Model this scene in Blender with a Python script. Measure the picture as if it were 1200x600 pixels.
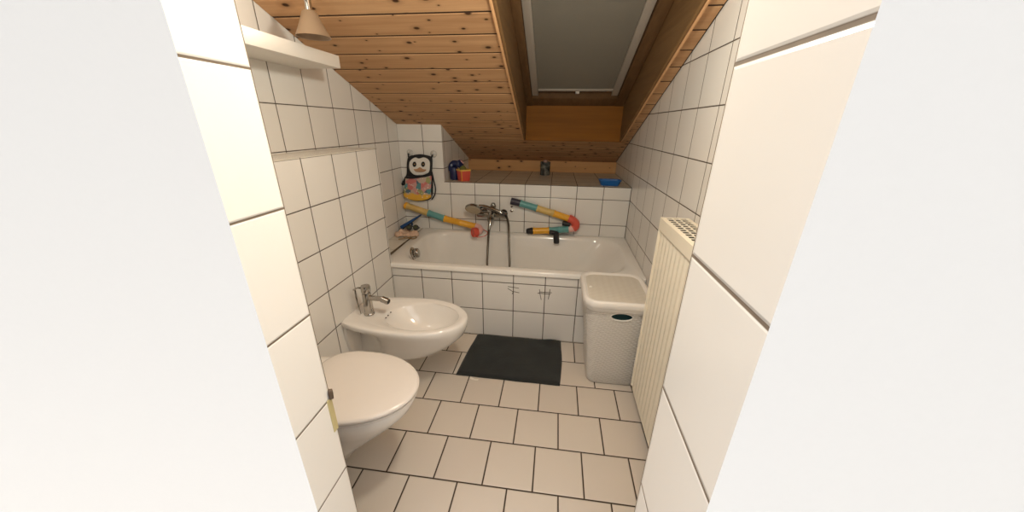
import bpy, bmesh, math, random
from math import pi, sin, cos, radians as R
from mathutils import Vector, Matrix, noise
random.seed(4)
S = bpy.context.scene
COL = S.collection
for o in list(bpy.data.objects): bpy.data.objects.remove(o)

# ------------------------------------------------------------------ camera
CAM_H, YAW, PITCH, ROLL, FPX = 1.3285, -0.1241, -0.3737, 0.0127, 391.35
f = Vector((sin(YAW)*cos(PITCH), cos(YAW)*cos(PITCH), sin(PITCH)))
r = Vector((cos(YAW), -sin(YAW), 0)); u = r.cross(f)
r2 = r*cos(ROLL)+u*sin(ROLL); u2 = -r*sin(ROLL)+u*cos(ROLL)
cam = bpy.data.objects.new('camera', bpy.data.cameras.new('camera')); COL.objects.link(cam)
M = Matrix.Identity(4)
for i in range(3):
    M[i][0] = r2[i]; M[i][1] = u2[i]; M[i][2] = -f[i]
M[2][3] = CAM_H
cam.matrix_world = M
cam.data.sensor_width = 36; cam.data.sensor_fit = 'HORIZONTAL'; cam.data.lens = FPX/1200*36
cam.data.clip_start = .02; cam.data.clip_end = 50
S.camera = cam

# ------------------------------------------------------------------ light, exposure
w = bpy.data.worlds.new('added_fill_light'); S.world = w; w.use_nodes = True
bg = w.node_tree.nodes['Background']; nt = w.node_tree      # unseen fill light added behind the camera, brighter overhead, to whiten the plaster
tc = nt.nodes.new('ShaderNodeTexCoord'); sx = nt.nodes.new('ShaderNodeSeparateXYZ'); mr = nt.nodes.new('ShaderNodeMapRange')
nt.links.new(tc.outputs['Generated'], sx.inputs[0]); nt.links.new(sx.outputs[2], mr.inputs[0])
mr.interpolation_type = 'SMOOTHSTEP'
for i_, v_ in enumerate((.45, .80, .42, 3.5)): mr.inputs[i_+1].default_value = v_
nt.links.new(mr.outputs[0], bg.inputs[1])
bg.inputs[0].default_value = (1, .995, .985, 1)

def point(name, loc, power, radius, color):
    l = bpy.data.lights.new(name, 'POINT'); l.energy = power; l.shadow_soft_size = radius; l.color = color
    o = bpy.data.objects.new(name, l); COL.objects.link(o); o.location = loc
    return o
point('ceiling_lamp_light', (-.03, .84, 1.74), 25.3, .055, (.97, .93, .79))
point('mirror_lamp_light', (-.95, 1.1, 1.72), 2.2, .09, (.97, .93, .79))
S.view_settings.view_transform = 'Standard'; S.view_settings.look = 'None'
S.view_settings.exposure = 0; S.view_settings.gamma = 1; S.view_settings.use_curve_mapping = False

# ------------------------------------------------------------------ materials
class NT:
    def __init__(s, name):
        s.m = bpy.data.materials.new(name); s.m.use_nodes = True
        s.t = s.m.node_tree; s.b = s.t.nodes['Principled BSDF']
    def n(s, typ, **k):
        x = s.t.nodes.new(typ)
        for a, v in k.items(): setattr(x, a, v)
        return x
    def put(s, sock, v):
        if isinstance(v, bpy.types.NodeSocket): s.t.links.new(v, sock)
        elif v is not None: sock.default_value = v
    def math(s, op, a, b=0.0, c=None, clamp=False):
        x = s.n('ShaderNodeMath', operation=op, use_clamp=clamp)
        s.put(x.inputs[0], a); s.put(x.inputs[1], b)
        if c is not None: s.put(x.inputs[2], c)
        return x.outputs[0]
    def obj(s):
        return s.n('ShaderNodeTexCoord').outputs['Object']
    def sep(s, v):
        x = s.n('ShaderNodeSeparateXYZ'); s.put(x.inputs[0], v); return x.outputs
    def comb(s, a, b, c=0.0):
        x = s.n('ShaderNodeCombineXYZ')
        for i, v in enumerate((a, b, c)): s.put(x.inputs[i], v)
        return x.outputs[0]
    def noise(s, vec, scale, detail=2.0, rough=.5):
        x = s.n('ShaderNodeTexNoise'); s.put(x.inputs['Vector'], vec)
        x.inputs['Scale'].default_value = scale; x.inputs['Detail'].default_value = detail; x.inputs['Roughness'].default_value = rough
        return x.outputs['Fac']
    def mix(s, fac, a, b):
        x = s.n('ShaderNodeMix', data_type='RGBA')
        s.put(x.inputs['Factor'], fac); s.put(x.inputs[6], a); s.put(x.inputs[7], b)
        return x.outputs[2]
    def ramp(s, fac, stops):
        x = s.n('ShaderNodeValToRGB'); s.put(x.inputs[0], fac)
        while len(x.color_ramp.elements) < len(stops): x.color_ramp.elements.new(.5)
        for e, (p, c) in zip(x.color_ramp.elements, stops): e.position = p; e.color = c
        return x.outputs[0]
    def rng(s, v, a, b, c, d):
        x = s.n('ShaderNodeMapRange'); s.put(x.inputs[0], v)
        for i, q in enumerate((a, b, c, d)): x.inputs[i+1].default_value = q
        return x.outputs[0]
    def bump(s, h, strength=.3, dist=.01, normal=None):
        x = s.n('ShaderNodeBump'); x.inputs['Strength'].default_value = strength; x.inputs['Distance'].default_value = dist
        s.put(x.inputs['Height'], h)
        if normal is not None: s.put(x.inputs['Normal'], normal)
        s.t.links.new(x.outputs[0], s.b.inputs['Normal']); return x.outputs[0]
    def set(s, **k):
        for a, v in k.items(): s.put(s.b.inputs[a.replace('_', ' ')], v)
        return s.m

def c4(c): return (c[0], c[1], c[2], 1)

def plain(name, col, rough=.5, metal=0, coat=0, var=.06, bump=0, scale=30, **k):
    q = NT(name); v = q.obj(); nz = q.noise(v, scale, 3)
    a = c4([x*(1-var) for x in col]); b = c4([min(1, x*(1+var)) for x in col])
    q.set(Base_Color=q.mix(nz, a, b), Roughness=rough, Metallic=metal, Coat_Weight=coat, **k)
    if bump: q.bump(nz, bump, .003)
    return q.m

def tile_mat(name, axes, off, pitch, tile, tile2, grout, rough=.22, gw=.0022, stagger=False, wav=.05):
    """square tiles with sunk grout, laid out in the wall's own metres"""
    q = NT(name); xyz = q.sep(q.obj())
    a = q.math('DIVIDE', q.math('SUBTRACT', xyz[axes[0]], off[0]), pitch)
    b = q.math('DIVIDE', q.math('SUBTRACT', xyz[axes[1]], off[1]), pitch)
    row = q.math('FLOOR', b)
    if stagger:
        odd = q.math('MODULO', q.math('ADD', row, 100), 2)
        a = q.math('ADD', a, q.math('MULTIPLY', odd, .5))
    col = q.math('FLOOR', a)
    def edge(t):
        fr = q.math('SUBTRACT', t, q.math('FLOOR', t))
        return q.math('SUBTRACT', .5, q.math('ABSOLUTE', q.math('SUBTRACT', fr, .5)))
    d = q.math('MULTIPLY', q.math('MINIMUM', edge(a), edge(b)), pitch)
    mask = q.rng(d, gw*.75, gw*1.25, 0, 1)
    hgt = q.rng(d, gw*.6, gw*2.2, 0, 1)
    wn = q.n('ShaderNodeTexWhiteNoise', noise_dimensions='2D'); q.put(wn.inputs[0], q.comb(col, row))
    n1 = q.noise(q.obj(), 5, 2)
    fac = q.math('ADD', q.math('MULTIPLY', wn.outputs[0], .5), q.math('MULTIPLY', n1, .5))
    tc = q.mix(fac, c4(tile), c4(tile2))
    gn = q.noise(q.obj(), 40, 3)
    gc = q.mix(gn, c4([x*.75 for x in grout]), c4([x*1.25 for x in grout]))
    q.set(Base_Color=q.mix(mask, gc, tc), Roughness=q.rng(mask, 0, 1, .8, rough))
    wv = q.noise(q.obj(), 14, 2)
    h = q.math('ADD', hgt, q.math('MULTIPLY', wv, wav))
    q.bump(h, .55, .0025)
    return q.m

WT = (.86, .835, .80); WT2 = (.815, .79, .75); GR = (.062, .042, .027)
m_floor = tile_mat('floor_tile', (0, 1), (.081+.09975, .8785), .1995, (.68, .61, .53), (.61, .54, .47), (.040, .024, .013), rough=.38, gw=.0030, stagger=True, wav=.12)
m_panel = tile_mat('panel_tile', (0, 2), (-.8237, -.0007), .2, WT, WT2, GR, gw=.0024)
m_back = tile_mat('back_tile', (0, 2), (-1.0293, .0031), .2, WT, WT2, GR, gw=.0022)
m_leftup = tile_mat('left_tile', (1, 2), (1.852, .0031), .2, WT, WT2, GR, gw=.0022)
m_pre = tile_mat('low_left_tile', (1, 2), (1.8725, -.006), .2, WT, WT2, GR, gw=.0022)
m_right = tile_mat('right_tile', (1, 2), (1.606, .0031), .2, WT, WT2, GR, gw=.0022)
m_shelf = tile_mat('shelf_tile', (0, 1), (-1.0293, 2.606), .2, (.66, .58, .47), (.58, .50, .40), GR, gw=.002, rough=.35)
m_ledge = tile_mat('ledge_tile', (0, 1), (-1.0855, 1.87), .2, (.78, .74, .66), (.72, .68, .60), (.16, .12, .08), gw=.0016)
m_jamb = tile_mat('right_jamb_tile', (1, 2), (.400, -.014), .2, WT, WT2, (.20, .155, .115), gw=.0022)
m_jambl = tile_mat('left_jamb_tile', (1, 2), (.484, -.002), .2, WT, WT2, (.16, .12, .085), gw=.0018)
m_plaster = plain('white_plaster', (.95, .95, .945), .75, var=.01, bump=.05, scale=120)

def wood_mat(name, c1, c2, axis=0, cross=1, pitch=None, off=0, knots=True, dark=(.05, .02, .008), gscale=1.0, gloss=.42):
    q = NT(name); xyz = q.sep(q.obj())
    L = xyz[axis]; C = xyz[cross]; D = xyz[3-axis-cross]
    if pitch:
        bi = q.math('FLOOR', q.math('DIVIDE', q.math('SUBTRACT', C, off), pitch))
    else: bi = 0.0
    wn = q.n('ShaderNodeTexWhiteNoise', noise_dimensions='1D'); q.put(wn.inputs['W'], bi)
    shift = q.math('MULTIPLY', wn.outputs[0], 7.0)
    Ls = q.math('ADD', L, shift)
    v = q.comb(q.math('MULTIPLY', Ls, .9*gscale), q.math('MULTIPLY', C, 15*gscale), q.math('MULTIPLY', D, 15*gscale))
    g = q.noise(v, 1.7, 5, .6)
    v2 = q.comb(q.math('MULTIPLY', Ls, 3), q.math('MULTIPLY', C, 120), q.math('MULTIPLY', D, 120))
    g2 = q.noise(v2, 1.0, 2)
    t = q.math('ADD', q.math('MULTIPLY', g, .75), q.math('MULTIPLY', g2, .25))
    t = q.rng(t, .34, .66, 0, 1)
    t = q.math('ADD', q.math('MULTIPLY', t, .7), q.math('MULTIPLY', wn.outputs[0], .3))
    col = q.mix(t, c4(c1), c4(c2))
    if knots:
        vo = q.n('ShaderNodeTexVoronoi', voronoi_dimensions='2D'); vo.inputs['Scale'].default_value = 1.0
        vo.inputs['Randomness'].default_value = .95
        q.put(vo.inputs['Vector'], q.comb(q.math('MULTIPLY', Ls, 8.5), q.math('MULTIPLY', C, 14.5)))
        d = vo.outputs['Distance']
        rnd = q.sep(vo.outputs['Color'])
        rad = q.rng(rnd[0], .3, 1, .05, .15)
        k = q.math('DIVIDE', d, rad)
        on = q.math('GREATER_THAN', rnd[1], .30)
        core = q.math('MULTIPLY', q.rng(k, .55, 1.1, 1, 0), on)
        halo = q.math('MULTIPLY', q.rng(k, .9, 2.6, .45, 0), on)
        col = q.mix(halo, col, c4([x*.62 for x in c1]))
        col = q.mix(core, col, c4(dark))
    q.set(Base_Color=col, Roughness=gloss+.2, Specular_IOR_Level=.22)
    q.bump(g2, .12, .002)
    return q.m

SLOPE = .39
def zc(y): return 1.325-SLOPE*(y-2.606)
PY = .1235
m_board = wood_mat('pine_boards', (.46, .25, .12), (.67, .405, .215), 0, 1, PY, 1.542-PY*20)
m_lining = wood_mat('shaft_lining_wood', (.19, .065, .003), (.29, .108, .008), 0, 2, None, 0, knots=False, gloss=.4)
m_lining_side = wood_mat('shaft_side_wood', (.155, .082, .033), (.225, .125, .05), 1, 2, None, 0, knots=False, gloss=.45)
m_trim = wood_mat('pine_trim', (.60, .31, .125), (.74, .42, .19), 0, 2, None, 0, knots=True)
m_trim_side = wood_mat('pine_lip', (.55, .30, .14), (.66, .38, .19), 1, 2, None, 0, knots=False)
m_frame = wood_mat('window_sash_wood', (.10, .05, .02), (.16, .085, .035), 1, 0, None, 0, knots=False)
m_porc = plain('white_porcelain', (.88, .85, .81), .10, coat=.4, var=.01)
m_lid = plain('toilet_lid_plastic', (.80, .75, .70), .22, coat=.1, var=.01)
m_tub = plain('bath_enamel', (.90, .875, .835), .13, coat=.3, var=.015)
m_chrome = plain('chrome', (.46, .44, .41), .10, metal=1, var=.02)
m_chrome_bath = plain('bath_chrome', (.30, .29, .265), .12, metal=1, var=.03)
m_steel = plain('hose_steel', (.20, .18, .155), .30, metal=1, var=.05)
m_cream = plain('radiator_enamel', (.86, .80, .67), .38, var=.02)
m_dark = plain('dark_gap', (.03, .025, .02), .8)
m_wplastic = plain('white_plastic', (.83, .80, .76), .42, var=.02)
m_shelfw = plain('white_shelf_lacquer', (.88, .84, .78), .4, var=.015)
m_alu = plain('blind_rail', (.36, .31, .26), .45, var=.03)
m_blind = plain('grey_blind_fabric', (.215, .195, .160), .9, var=.1, bump=.1, scale=300)
m_rubber = plain('black_rubber', (.018, .017, .018), .45)
m_navy = plain('navy_plastic', (.035, .03, .05), .4)
m_teal = plain('teal_plastic', (.13, .36, .36), .38, var=.1)
m_yel = plain('pale_yellow_plastic', (.72, .50, .17), .4, var=.12)
m_orange = plain('orange_plastic', (.88, .44, .035), .36)
m_red = plain('red_plastic', (.68, .095, .06), .36)
m_pink = plain('pink_plastic', (.85, .50, .45), .4)
m_blue = plain('blue_plastic', (.012, .075, .25), .35)
m_dblue = plain('dark_blue_plastic', (.012, .02, .085), .35)
m_grille = plain('brass_dark', (.2, .14, .08), .5)

# ------------------------------------------------------------------ geometry helpers
def newbm(): return bmesh.new()
def add_box(bm, x0, x1, y0, y1, z0, z1, mi=0):
    vs = [bm.verts.new(p) for p in ((x0,y0,z0),(x1,y0,z0),(x1,y1,z0),(x0,y1,z0),(x0,y0,z1),(x1,y0,z1),(x1,y1,z1),(x0,y1,z1))]
    fs = []
    for q in ((3,2,1,0),(4,5,6,7),(0,1,5,4),(1,2,6,5),(2,3,7,6),(3,0,4,7)):
        fc = bm.faces.new([vs[i] for i in q]); fc.material_index = mi; fs.append(fc)
    return vs, fs
def bevel(bm, w=.003, seg=2, ang=35):
    bm.normal_update()
    es = [e for e in bm.edges if len(e.link_faces) == 2 and e.calc_face_angle(0) > R(ang)]
    if es: bmesh.ops.bevel(bm, geom=es, offset=w, segments=seg, affect='EDGES', profile=.5, clamp_overlap=True)
    return bm
def loft(bm, rings, cap0=True, cap1=True, mi=0):
    vr = [[bm.verts.new(p) for p in rg] for rg in rings]
    n = len(vr[0])
    for a, b in zip(vr[:-1], vr[1:]):
        for i in range(n):
            fc = bm.faces.new((a[i], a[(i+1) % n], b[(i+1) % n], b[i])); fc.material_index = mi
    if cap0: bm.faces.new(vr[0][::-1]).material_index = mi
    if cap1: bm.faces.new(vr[-1]).material_index = mi
    return vr
def lathe(bm, prof, M=None, n=28, mi=0):
    """prof: (radius, height) pairs, about local Z"""
    M = M or Matrix.Identity(4)
    rings = [[M @ Vector((max(rr, 1e-5)*cos(2*pi*i/n), max(rr, 1e-5)*sin(2*pi*i/n), h)) for i in range(n)] for rr, h in prof]
    loft(bm, rings, True, True, mi)
def aim(p, d, up=(0, 0, 1)):
    """matrix whose local Z runs along d, at p"""
    d = Vector(d).normalized(); return Matrix.Translation(Vector(p)) @ d.to_track_quat('Z', 'Y').to_matrix().to_4x4()
def cyl(bm, a, b, r0, r1=None, n=24, bev=.0015, mi=0):
    a = Vector(a); b = Vector(b); r1 = r0 if r1 is None else r1; L = (b-a).length; e = min(bev, L*.3, r0*.4, r1*.4)
    lathe(bm, [(r0-e, 0), (r0, e), (r1, L-e), (r1-e, L)], aim(a, b-a), n, mi)
def catmull(pts, k=8):
    P = [Vector(p) for p in pts]; out = []
    for i in range(len(P)-1):
        p0 = P[max(i-1, 0)]; p1 = P[i]; p2 = P[i+1]; p3 = P[min(i+2, len(P)-1)]
        for j in range(k):
            t = j/k
            out.append(.5*((2*p1)+(p2-p0)*t+(2*p0-5*p1+4*p2-p3)*t*t+(3*p1-p0-3*p2+p3)*t**3))
    out.append(P[-1]); return out
def tube(bm, pts, rad, n=12, k=8, smooth=True, ribs=0, mi=0):
    P = catmull(pts, k) if smooth else [Vector(p) for p in pts]
    up = Vector((.1, .2, 1)); rings = []
    t0 = (P[1]-P[0]).normalized(); a = t0.orthogonal().normalized()
    for i, p in enumerate(P):
        t = (P[min(i+1, len(P)-1)]-P[max(i-1, 0)]).normalized()
        a = (a-t*a.dot(t)).normalized(); b = t.cross(a)
        rr = rad(i/(len(P)-1)) if callable(rad) else rad
        if ribs: rr *= 1+.10*(1 if i % 2 else -1)
        rings.append([p+(a*cos(2*pi*j/n)+b*sin(2*pi*j/n))*rr for j in range(n)])
    loft(bm, rings, mi=mi)
def rrect(x0, x1, y0, y1, rr, z, n=8):
    out = []
    rr = min(rr, (x1-x0)/2-1e-4, (y1-y0)/2-1e-4)
    for cx, cy, a0 in ((x1-rr, y1-rr, 0), (x0+rr, y1-rr, pi/2), (x0+rr, y0+rr, pi), (x1-rr, y0+rr, 3*pi/2)):
        for i in range(n+1):
            a = a0+pi/2*i/n; out.append((cx+rr*cos(a), cy+rr*sin(a), z))
    return out
def clean(bm):
    bmesh.ops.remove_doubles(bm, verts=bm.verts, dist=1e-6)
    bmesh.ops.recalc_face_normals(bm, faces=bm.faces)
def prism(bm, pts, y0, y1, close=True, mi=0):
    """outline in XZ extruded from y0 (far) to y1 (near)"""
    loft(bm, [[(p[0], y0, p[1]) for p in pts], [(p[0], y1, p[1]) for p in pts]], mi=mi)

def mesh_obj(name, bm, mats, parent=None, smooth=True, ang=35, recalc=True):
    if recalc: clean(bm)
    if parent is not None:
        q = parent; off = Vector((0, 0, 0))
        while q is not None: off += q.location; q = q.parent
        bmesh.ops.translate(bm, verts=bm.verts, vec=-off)
    me = bpy.data.meshes.new(name); bm.to_mesh(me); bm.free()
    for m in (mats if isinstance(mats, (list, tuple)) else [mats]): me.materials.append(m)
    if smooth:
        for p in me.polygons: p.use_smooth = True
        me.set_sharp_from_angle(angle=R(ang))
    o = bpy.data.objects.new(name, me); COL.objects.link(o)
    if parent is not None: o.parent = parent
    return o
def thing(name, label, cat, loc, group=None):
    o = bpy.data.objects.new(name, None); COL.objects.link(o); o.location = loc; o.empty_display_size = .05
    o['label'] = label; o['category'] = cat
    if group: o['group'] = group
    return o
def tag(o, label, cat, group=None):
    o['label'] = label; o['category'] = cat
    if group: o['group'] = group
    return o
def single(name, bm, mat, loc, label, cat, group=None, **k):
    """a thing that is one mesh, with its origin at its base"""
    clean(bm); bmesh.ops.translate(bm, verts=bm.verts, vec=-Vector(loc))
    o = mesh_obj(name, bm, mat, None, recalc=False, **k); o.location = loc
    return tag(o, label, cat, group)
def struct(name, bm, mat, parent=None, label=None, **k):
    o = mesh_obj(name, bm, mat, parent, **k)
    if parent is None: o['kind'] = 'structure'
    if label: o['label'] = label
    return o

# ------------------------------------------------------------------ room shell
XL, XP, XR = -1.228, -1.022, .572
YB, YF, YN = 2.606, 1.8835, 3.41          # wall above the bath, bath front, back of the niche
YD = .24
SH = .902                                 # niche shelf height
bm = newbm(); add_box(bm, XL-.1, XR+.1, .31, YN+.1, -.08, 0); add_box(bm, -3.2, 3.2, -1.2, .31, -.08, 0); struct('floor', bm, m_floor, smooth=False)
bm = newbm(); add_box(bm, XL-.1, XL, .485, YB+.1, 0, 2.3); struct('wall_left', bm, m_leftup, smooth=False)
bm = newbm(); add_box(bm, XL, XP, .485, YF, 0, 1.193, 0)
bm.faces.ensure_lookup_table()
struct('wall_left_ledge', bm, m_pre, smooth=False)
bm = newbm(); add_box(bm, XL, XP+.001, .485, YF+.001, 1.1935, 1.197); struct('trim_1', bm, m_ledge, smooth=False)
bm = newbm(); add_box(bm, XR, XR+.1, .413, YN+.1, 0, 2.3); struct('wall_right', bm, m_right, smooth=False)
XN = -.878
bm = newbm(); add_box(bm, XL, XN, YB, YN+.1, 0, 1.40); struct('wall_back', bm, [m_back], smooth=False)
bm = newbm(); add_box(bm, XN, XR, YB, YN+.1, 0, SH-.004); struct('wall_back_niche', bm, m_back, smooth=False)
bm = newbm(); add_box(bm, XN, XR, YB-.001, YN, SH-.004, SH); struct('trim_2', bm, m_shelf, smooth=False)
# side of the niche is the tiled return of wall_back
bm = newbm(); add_box(bm, XN-.0005, XN+.0015, YB+.0015, YN, SH, 1.40)
struct('wall_niche', bm, m_leftup, smooth=False)
bm = newbm(); add_box(bm, XP, XR, YF, YF+.028, 0, .4598); struct('wall_bath_front', bm, m_panel, smooth=False)
bm = newbm(); add_box(bm, XL, -1.086, YF, YB, 0, .508); struct('trim_3', bm, m_ledge, smooth=False)
bm = newbm(); add_box(bm, XN, XR, YN-.02, YN+.05, SH, zc(YN)-.004); bevel(bm, .002)
struct('trim_4', bm, m_trim)

# doorway the picture is taken through: white plastered on the hall side, tiled reveals
def jamb(name, x0, x1, y0, y1, revx, mj):
    bm = newbm(); add_box(bm, x0, x1, y0, y1, 0, 2.7)
    for fc in bm.faces:
        c = fc.calc_center_median()
        if abs(c.x-revx) < 1e-4 or abs(c.y-y1) < 1e-4: fc.material_index = 1
    struct(name, bm, [m_plaster, mj], smooth=False)
jamb('wall_hall_left', -3.2, -.435, .385, .484, -.435, m_jambl)
jamb('wall_hall_right', .168, 3.2, YD, .400, .168, m_jamb)
bm = newbm(); add_box(bm, -.4349, .1679, .385, .3995, 2.02, 2.7); struct('wall_hall_lintel', bm, m_plaster, smooth=False)

# sloping ceiling of pine boards with the skylight opening
OX0, OX1, OY0, OY1 = -.255, .48, 1.30, 2.85
TH = .014
def board(bm, x0, x1, y0, y1):
    g = .0042; y0 += g; y1 -= g; ch = .0025
    # cross-section: chamfered underside edges, running along X
    sec = [(y0, zc(y0)+TH), (y0, zc(y0)+ch), (y0+ch, zc(y0+ch)), (y1-ch, zc(y1-ch)), (y1, zc(y1)+ch), (y1, zc(y1)+TH)]
    loft(bm, [[(x0, a, b) for a, b in sec], [(x1, a, b) for a, b in sec]])
bm = newbm(); tongue = newbm()
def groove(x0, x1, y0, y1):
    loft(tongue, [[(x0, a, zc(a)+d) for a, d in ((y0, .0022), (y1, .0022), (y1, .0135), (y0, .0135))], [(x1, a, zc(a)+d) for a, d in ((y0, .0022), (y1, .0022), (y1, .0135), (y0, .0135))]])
y = 1.542-PY*11
while y < YN+.05:
    y1 = y+PY
    cuts = sorted({y, y1} | ({OY0} if y < OY0 < y1 else set()) | ({OY1} if y < OY1 < y1 else set()))
    if len(cuts) == 2:
        segs = [(y, y1)]
    else: segs = list(zip(cuts[:-1], cuts[1:]))
    for a, b in segs:
        mid = (a+b)/2
        if OY0 < mid < OY1:
            board(bm, XL+.002, OX0-.012, a, b); board(bm, OX1+.012, XR-.006, a, b)
        else: board(bm, XL+.002, XR-.006, a, b)
    if OY0 < y1 < OY1:
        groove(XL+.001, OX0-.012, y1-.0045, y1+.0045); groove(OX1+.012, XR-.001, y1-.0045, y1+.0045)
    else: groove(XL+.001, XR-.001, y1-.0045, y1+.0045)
    y = y1
ce = struct('ceiling', bm, m_board, ang=20)
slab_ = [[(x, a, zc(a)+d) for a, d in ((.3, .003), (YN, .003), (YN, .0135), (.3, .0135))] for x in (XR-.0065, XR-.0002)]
loft(tongue, slab_)  # dark strip stands in for shade in the gap along the right wall
mesh_obj('board_grooves', tongue, plain('groove_shade_grime', (.045, .022, .010), .85), ce)  # dark brown paints the shade and grime of the board joints
bm = newbm()                                # dark roof layer closing the room above the boards
def slab(bm, x0, x1, y0, y1, d0, d1, mi=0):
    loft(bm, [[(x0, y0, zc(y0)+d0), (x0, y1, zc(y1)+d0), (x0, y1, zc(y1)+d1), (x0, y0, zc(y0)+d1)],
              [(x1, y0, zc(y0)+d0), (x1, y1, zc(y1)+d0), (x1, y1, zc(y1)+d1), (x1, y0, zc(y0)+d1)]], mi=mi)
slab(bm, XL-.1, OX0-.012, .24, YN+.1, TH+.001, TH+.05); slab(bm, OX1+.012, XR+.1, .24, YN+.1, TH+.001, TH+.05)
slab(bm, OX0-.012, OX1+.012, .24, OY0, TH+.001, TH+.05); slab(bm, OX0-.012, OX1+.012, OY1+.012, YN+.1, TH+.001, TH+.05)
struct('roof_underlay', bm, m_dark, smooth=False)

# skylight: shaft lining, sash, blind
D = .27
sky = thing('skylight', 'dark roof window with a closed grey blind above the bath', 'window', (.11, 2.4, 1.45)); sky['kind'] = 'structure'
sky.name = 'window_1'
del sky['label']; del sky['category']
bm = newbm(); slab(bm, OX0-.014, OX0, OY0-.014, OY1, -.012, D+.03); bevel(bm, .0015, 1); mesh_obj('shaft_side', bm, m_lining_side, sky)
bm = newbm(); slab(bm, OX1, OX1+.014, OY0-.014, OY1, -.012, D+.03); bevel(bm, .0015, 1); mesh_obj('shaft_side', bm, m_lining_side, sky)
bm = newbm(); slab(bm, OX0-.026, OX0-.0145, OY0-.014, OY1, -.016, .02); bevel(bm, .0015, 1); mesh_obj('shaft_lip', bm, m_trim_side, sky)
bm = newbm(); slab(bm, OX1+.0145, OX1+.026, OY0-.014, OY1, -.016, .02); bevel(bm, .0015, 1); mesh_obj('shaft_lip', bm, m_trim_side, sky)
bm = newbm(); add_box(bm, OX0-.014, OX1+.014, OY1, OY1+.014, zc(OY1)-.016, zc(OY1)+D-.012); bevel(bm, .0015, 1); mesh_obj('shaft_bottom_board', bm, m_lining, sky)
bm = newbm(); add_box(bm, OX0-.014, OX1+.014, OY0-.016, OY0, zc(OY0)-.016, zc(OY0)+D+.03); mesh_obj('shaft_top_board', bm, m_lining, sky)
bm = newbm()
slab(bm, OX0, -.207, OY0, OY1+.01, D-.03, D+.04); slab(bm, .415, OX1, OY0, OY1+.01, D-.03, D+.04)
slab(bm, -.207, .415, 2.74, OY1+.01, D-.028, D+.04); slab(bm, -.207, .415, OY0, 1.38, D-.03, D+.04)
bevel(bm, .003, 1); mesh_obj('sash', bm, m_frame, sky)
bm = newbm()
slab(bm, -.205, -.160, OY0+.03, 2.735, D-.012, D+.012); slab(bm, .366, .410, OY0+.03, 2.735, D-.012, D+.012)
bevel(bm, .002, 1); mesh_obj('blind_rail', bm, m_alu, sky)
bm = newbm(); slab(bm, -.159, .365, OY0+.03, 2.668, D-.001, D+.001); mesh_obj('blind_fabric', bm, m_blind, sky)
bm = newbm(); slab(bm, -.159, .365, 2.662, 2.676, D-.012, D+.004); bevel(bm, .002, 1)
hb = mesh_obj('blind_bar', bm, m_alu, sky)
bm = newbm(); slab(bm, .108, .135, 2.676, 2.705, D-.014, D-.002); bevel(bm, .002, 1); mesh_obj('pull_tab', bm, m_wplastic, hb)
bm = newbm(); slab(bm, -.207, .415, 1.38, 2.74, D+.03, D+.036)
gm = NT('night_glass'); mesh_obj('pane', bm, gm.set(Base_Color=(.01, .012, .015, 1), Roughness=.05), sky)

# ------------------------------------------------------------------ bathtub
def make_tub():
    t = thing('bathtub', 'white enamel bathtub behind the tiled front below the sloping ceiling', 'bathtub', (-.25, 2.24, .0))
    bm = newbm()
    x0, x1, y0, y1 = -1.085, .571, 1.871, 2.605
    def tilt(z, y): return z+(y-1.871)*.028
    rings = []
    def add(xa, xb, ya, yb, rr, z, tl=True):
        rings.append([(p[0], p[1], tilt(p[2], p[1]) if tl else p[2]) for p in rrect(xa, xb, ya, yb, rr, z, 10)])
    add(x0+.004, x1-.004, y0+.006, y1-.002, .012, .460)
    add(x0, x1, y0, y1, .014, .463)
    add(x0, x1, y0, y1, .014, .484)
    add(x0+.003, x1-.002, y0+.004, y1-.002, .014, .490)
    add(x0+.010, x1-.008, y0+.012, y1-.006, .014, .4925)
    add(x0+.075, x1-.060, y0+.050, y1-.047, .17, .4915)
    add(x0+.087, x1-.075, y0+.060, y1-.057, .175, .4885)
    add(x0+.097, x1-.086, y0+.070, y1-.065, .175, .478)
    add(x0+.105, x1-.100, y0+.076, y1-.072, .175, .455)
    add(x0+.122, x1-.175, y0+.088, y1-.090, .17, .36)
    add(x0+.150, x1-.265, y0+.100, y1-.110, .16, .25)
    add(x0+.170, x1-.345, y0+.118, y1-.130, .14, .17)
    add(x0+.205, x1-.41, y0+.150, y1-.165, .12, .130)
    add(x0+.260, x1-.48, y0+.205, y1-.22, .08, .118)
    loft(bm, rings, False, True)
    # outer side of the shell under the rim
    loft(bm, [rrect(x0+.03, x1-.02, y0+.045, y1-.01, .1, .461, 10), rrect(x0+.13, x1-.1, y0+.07, y1-.06, .15, .06, 10)], False, True)
    mesh_obj('basin', bm, m_tub, t, ang=50)
    bm = newbm()
    Mo = aim((-.984, 2.125, .463), (1, .08, .20)) @ Matrix.Scale(1.2, 4)
    lathe(bm, [(.0, .0), (.036, .0), (.039, .003), (.037, .009), (.030, .013), (.018, .017), (.0, .018)], Mo, 32)
    lathe(bm, [(.0, .014), (.022, .014), (.026, .018), (.026, .034), (.022, .040), (.0, .042)], Mo, 32)
    for i in range(8):
        a = 2*pi*i/8
        cyl(bm, Mo @ Vector((.025*cos(a), .025*sin(a), .018)), Mo @ Vector((.025*cos(a), .025*sin(a), .036)), .005, n=8)
    mesh_obj('overflow_knob', bm, m_chrome, t)
    bm = newbm(); lathe(bm, [(0, 0), (.034, 0), (.035, .003), (.025, .005), (0, .005)], Matrix.Translation((-.55, 2.22, .1185)))
    mesh_obj('drain', bm, m_chrome, t)
make_tub()

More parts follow.
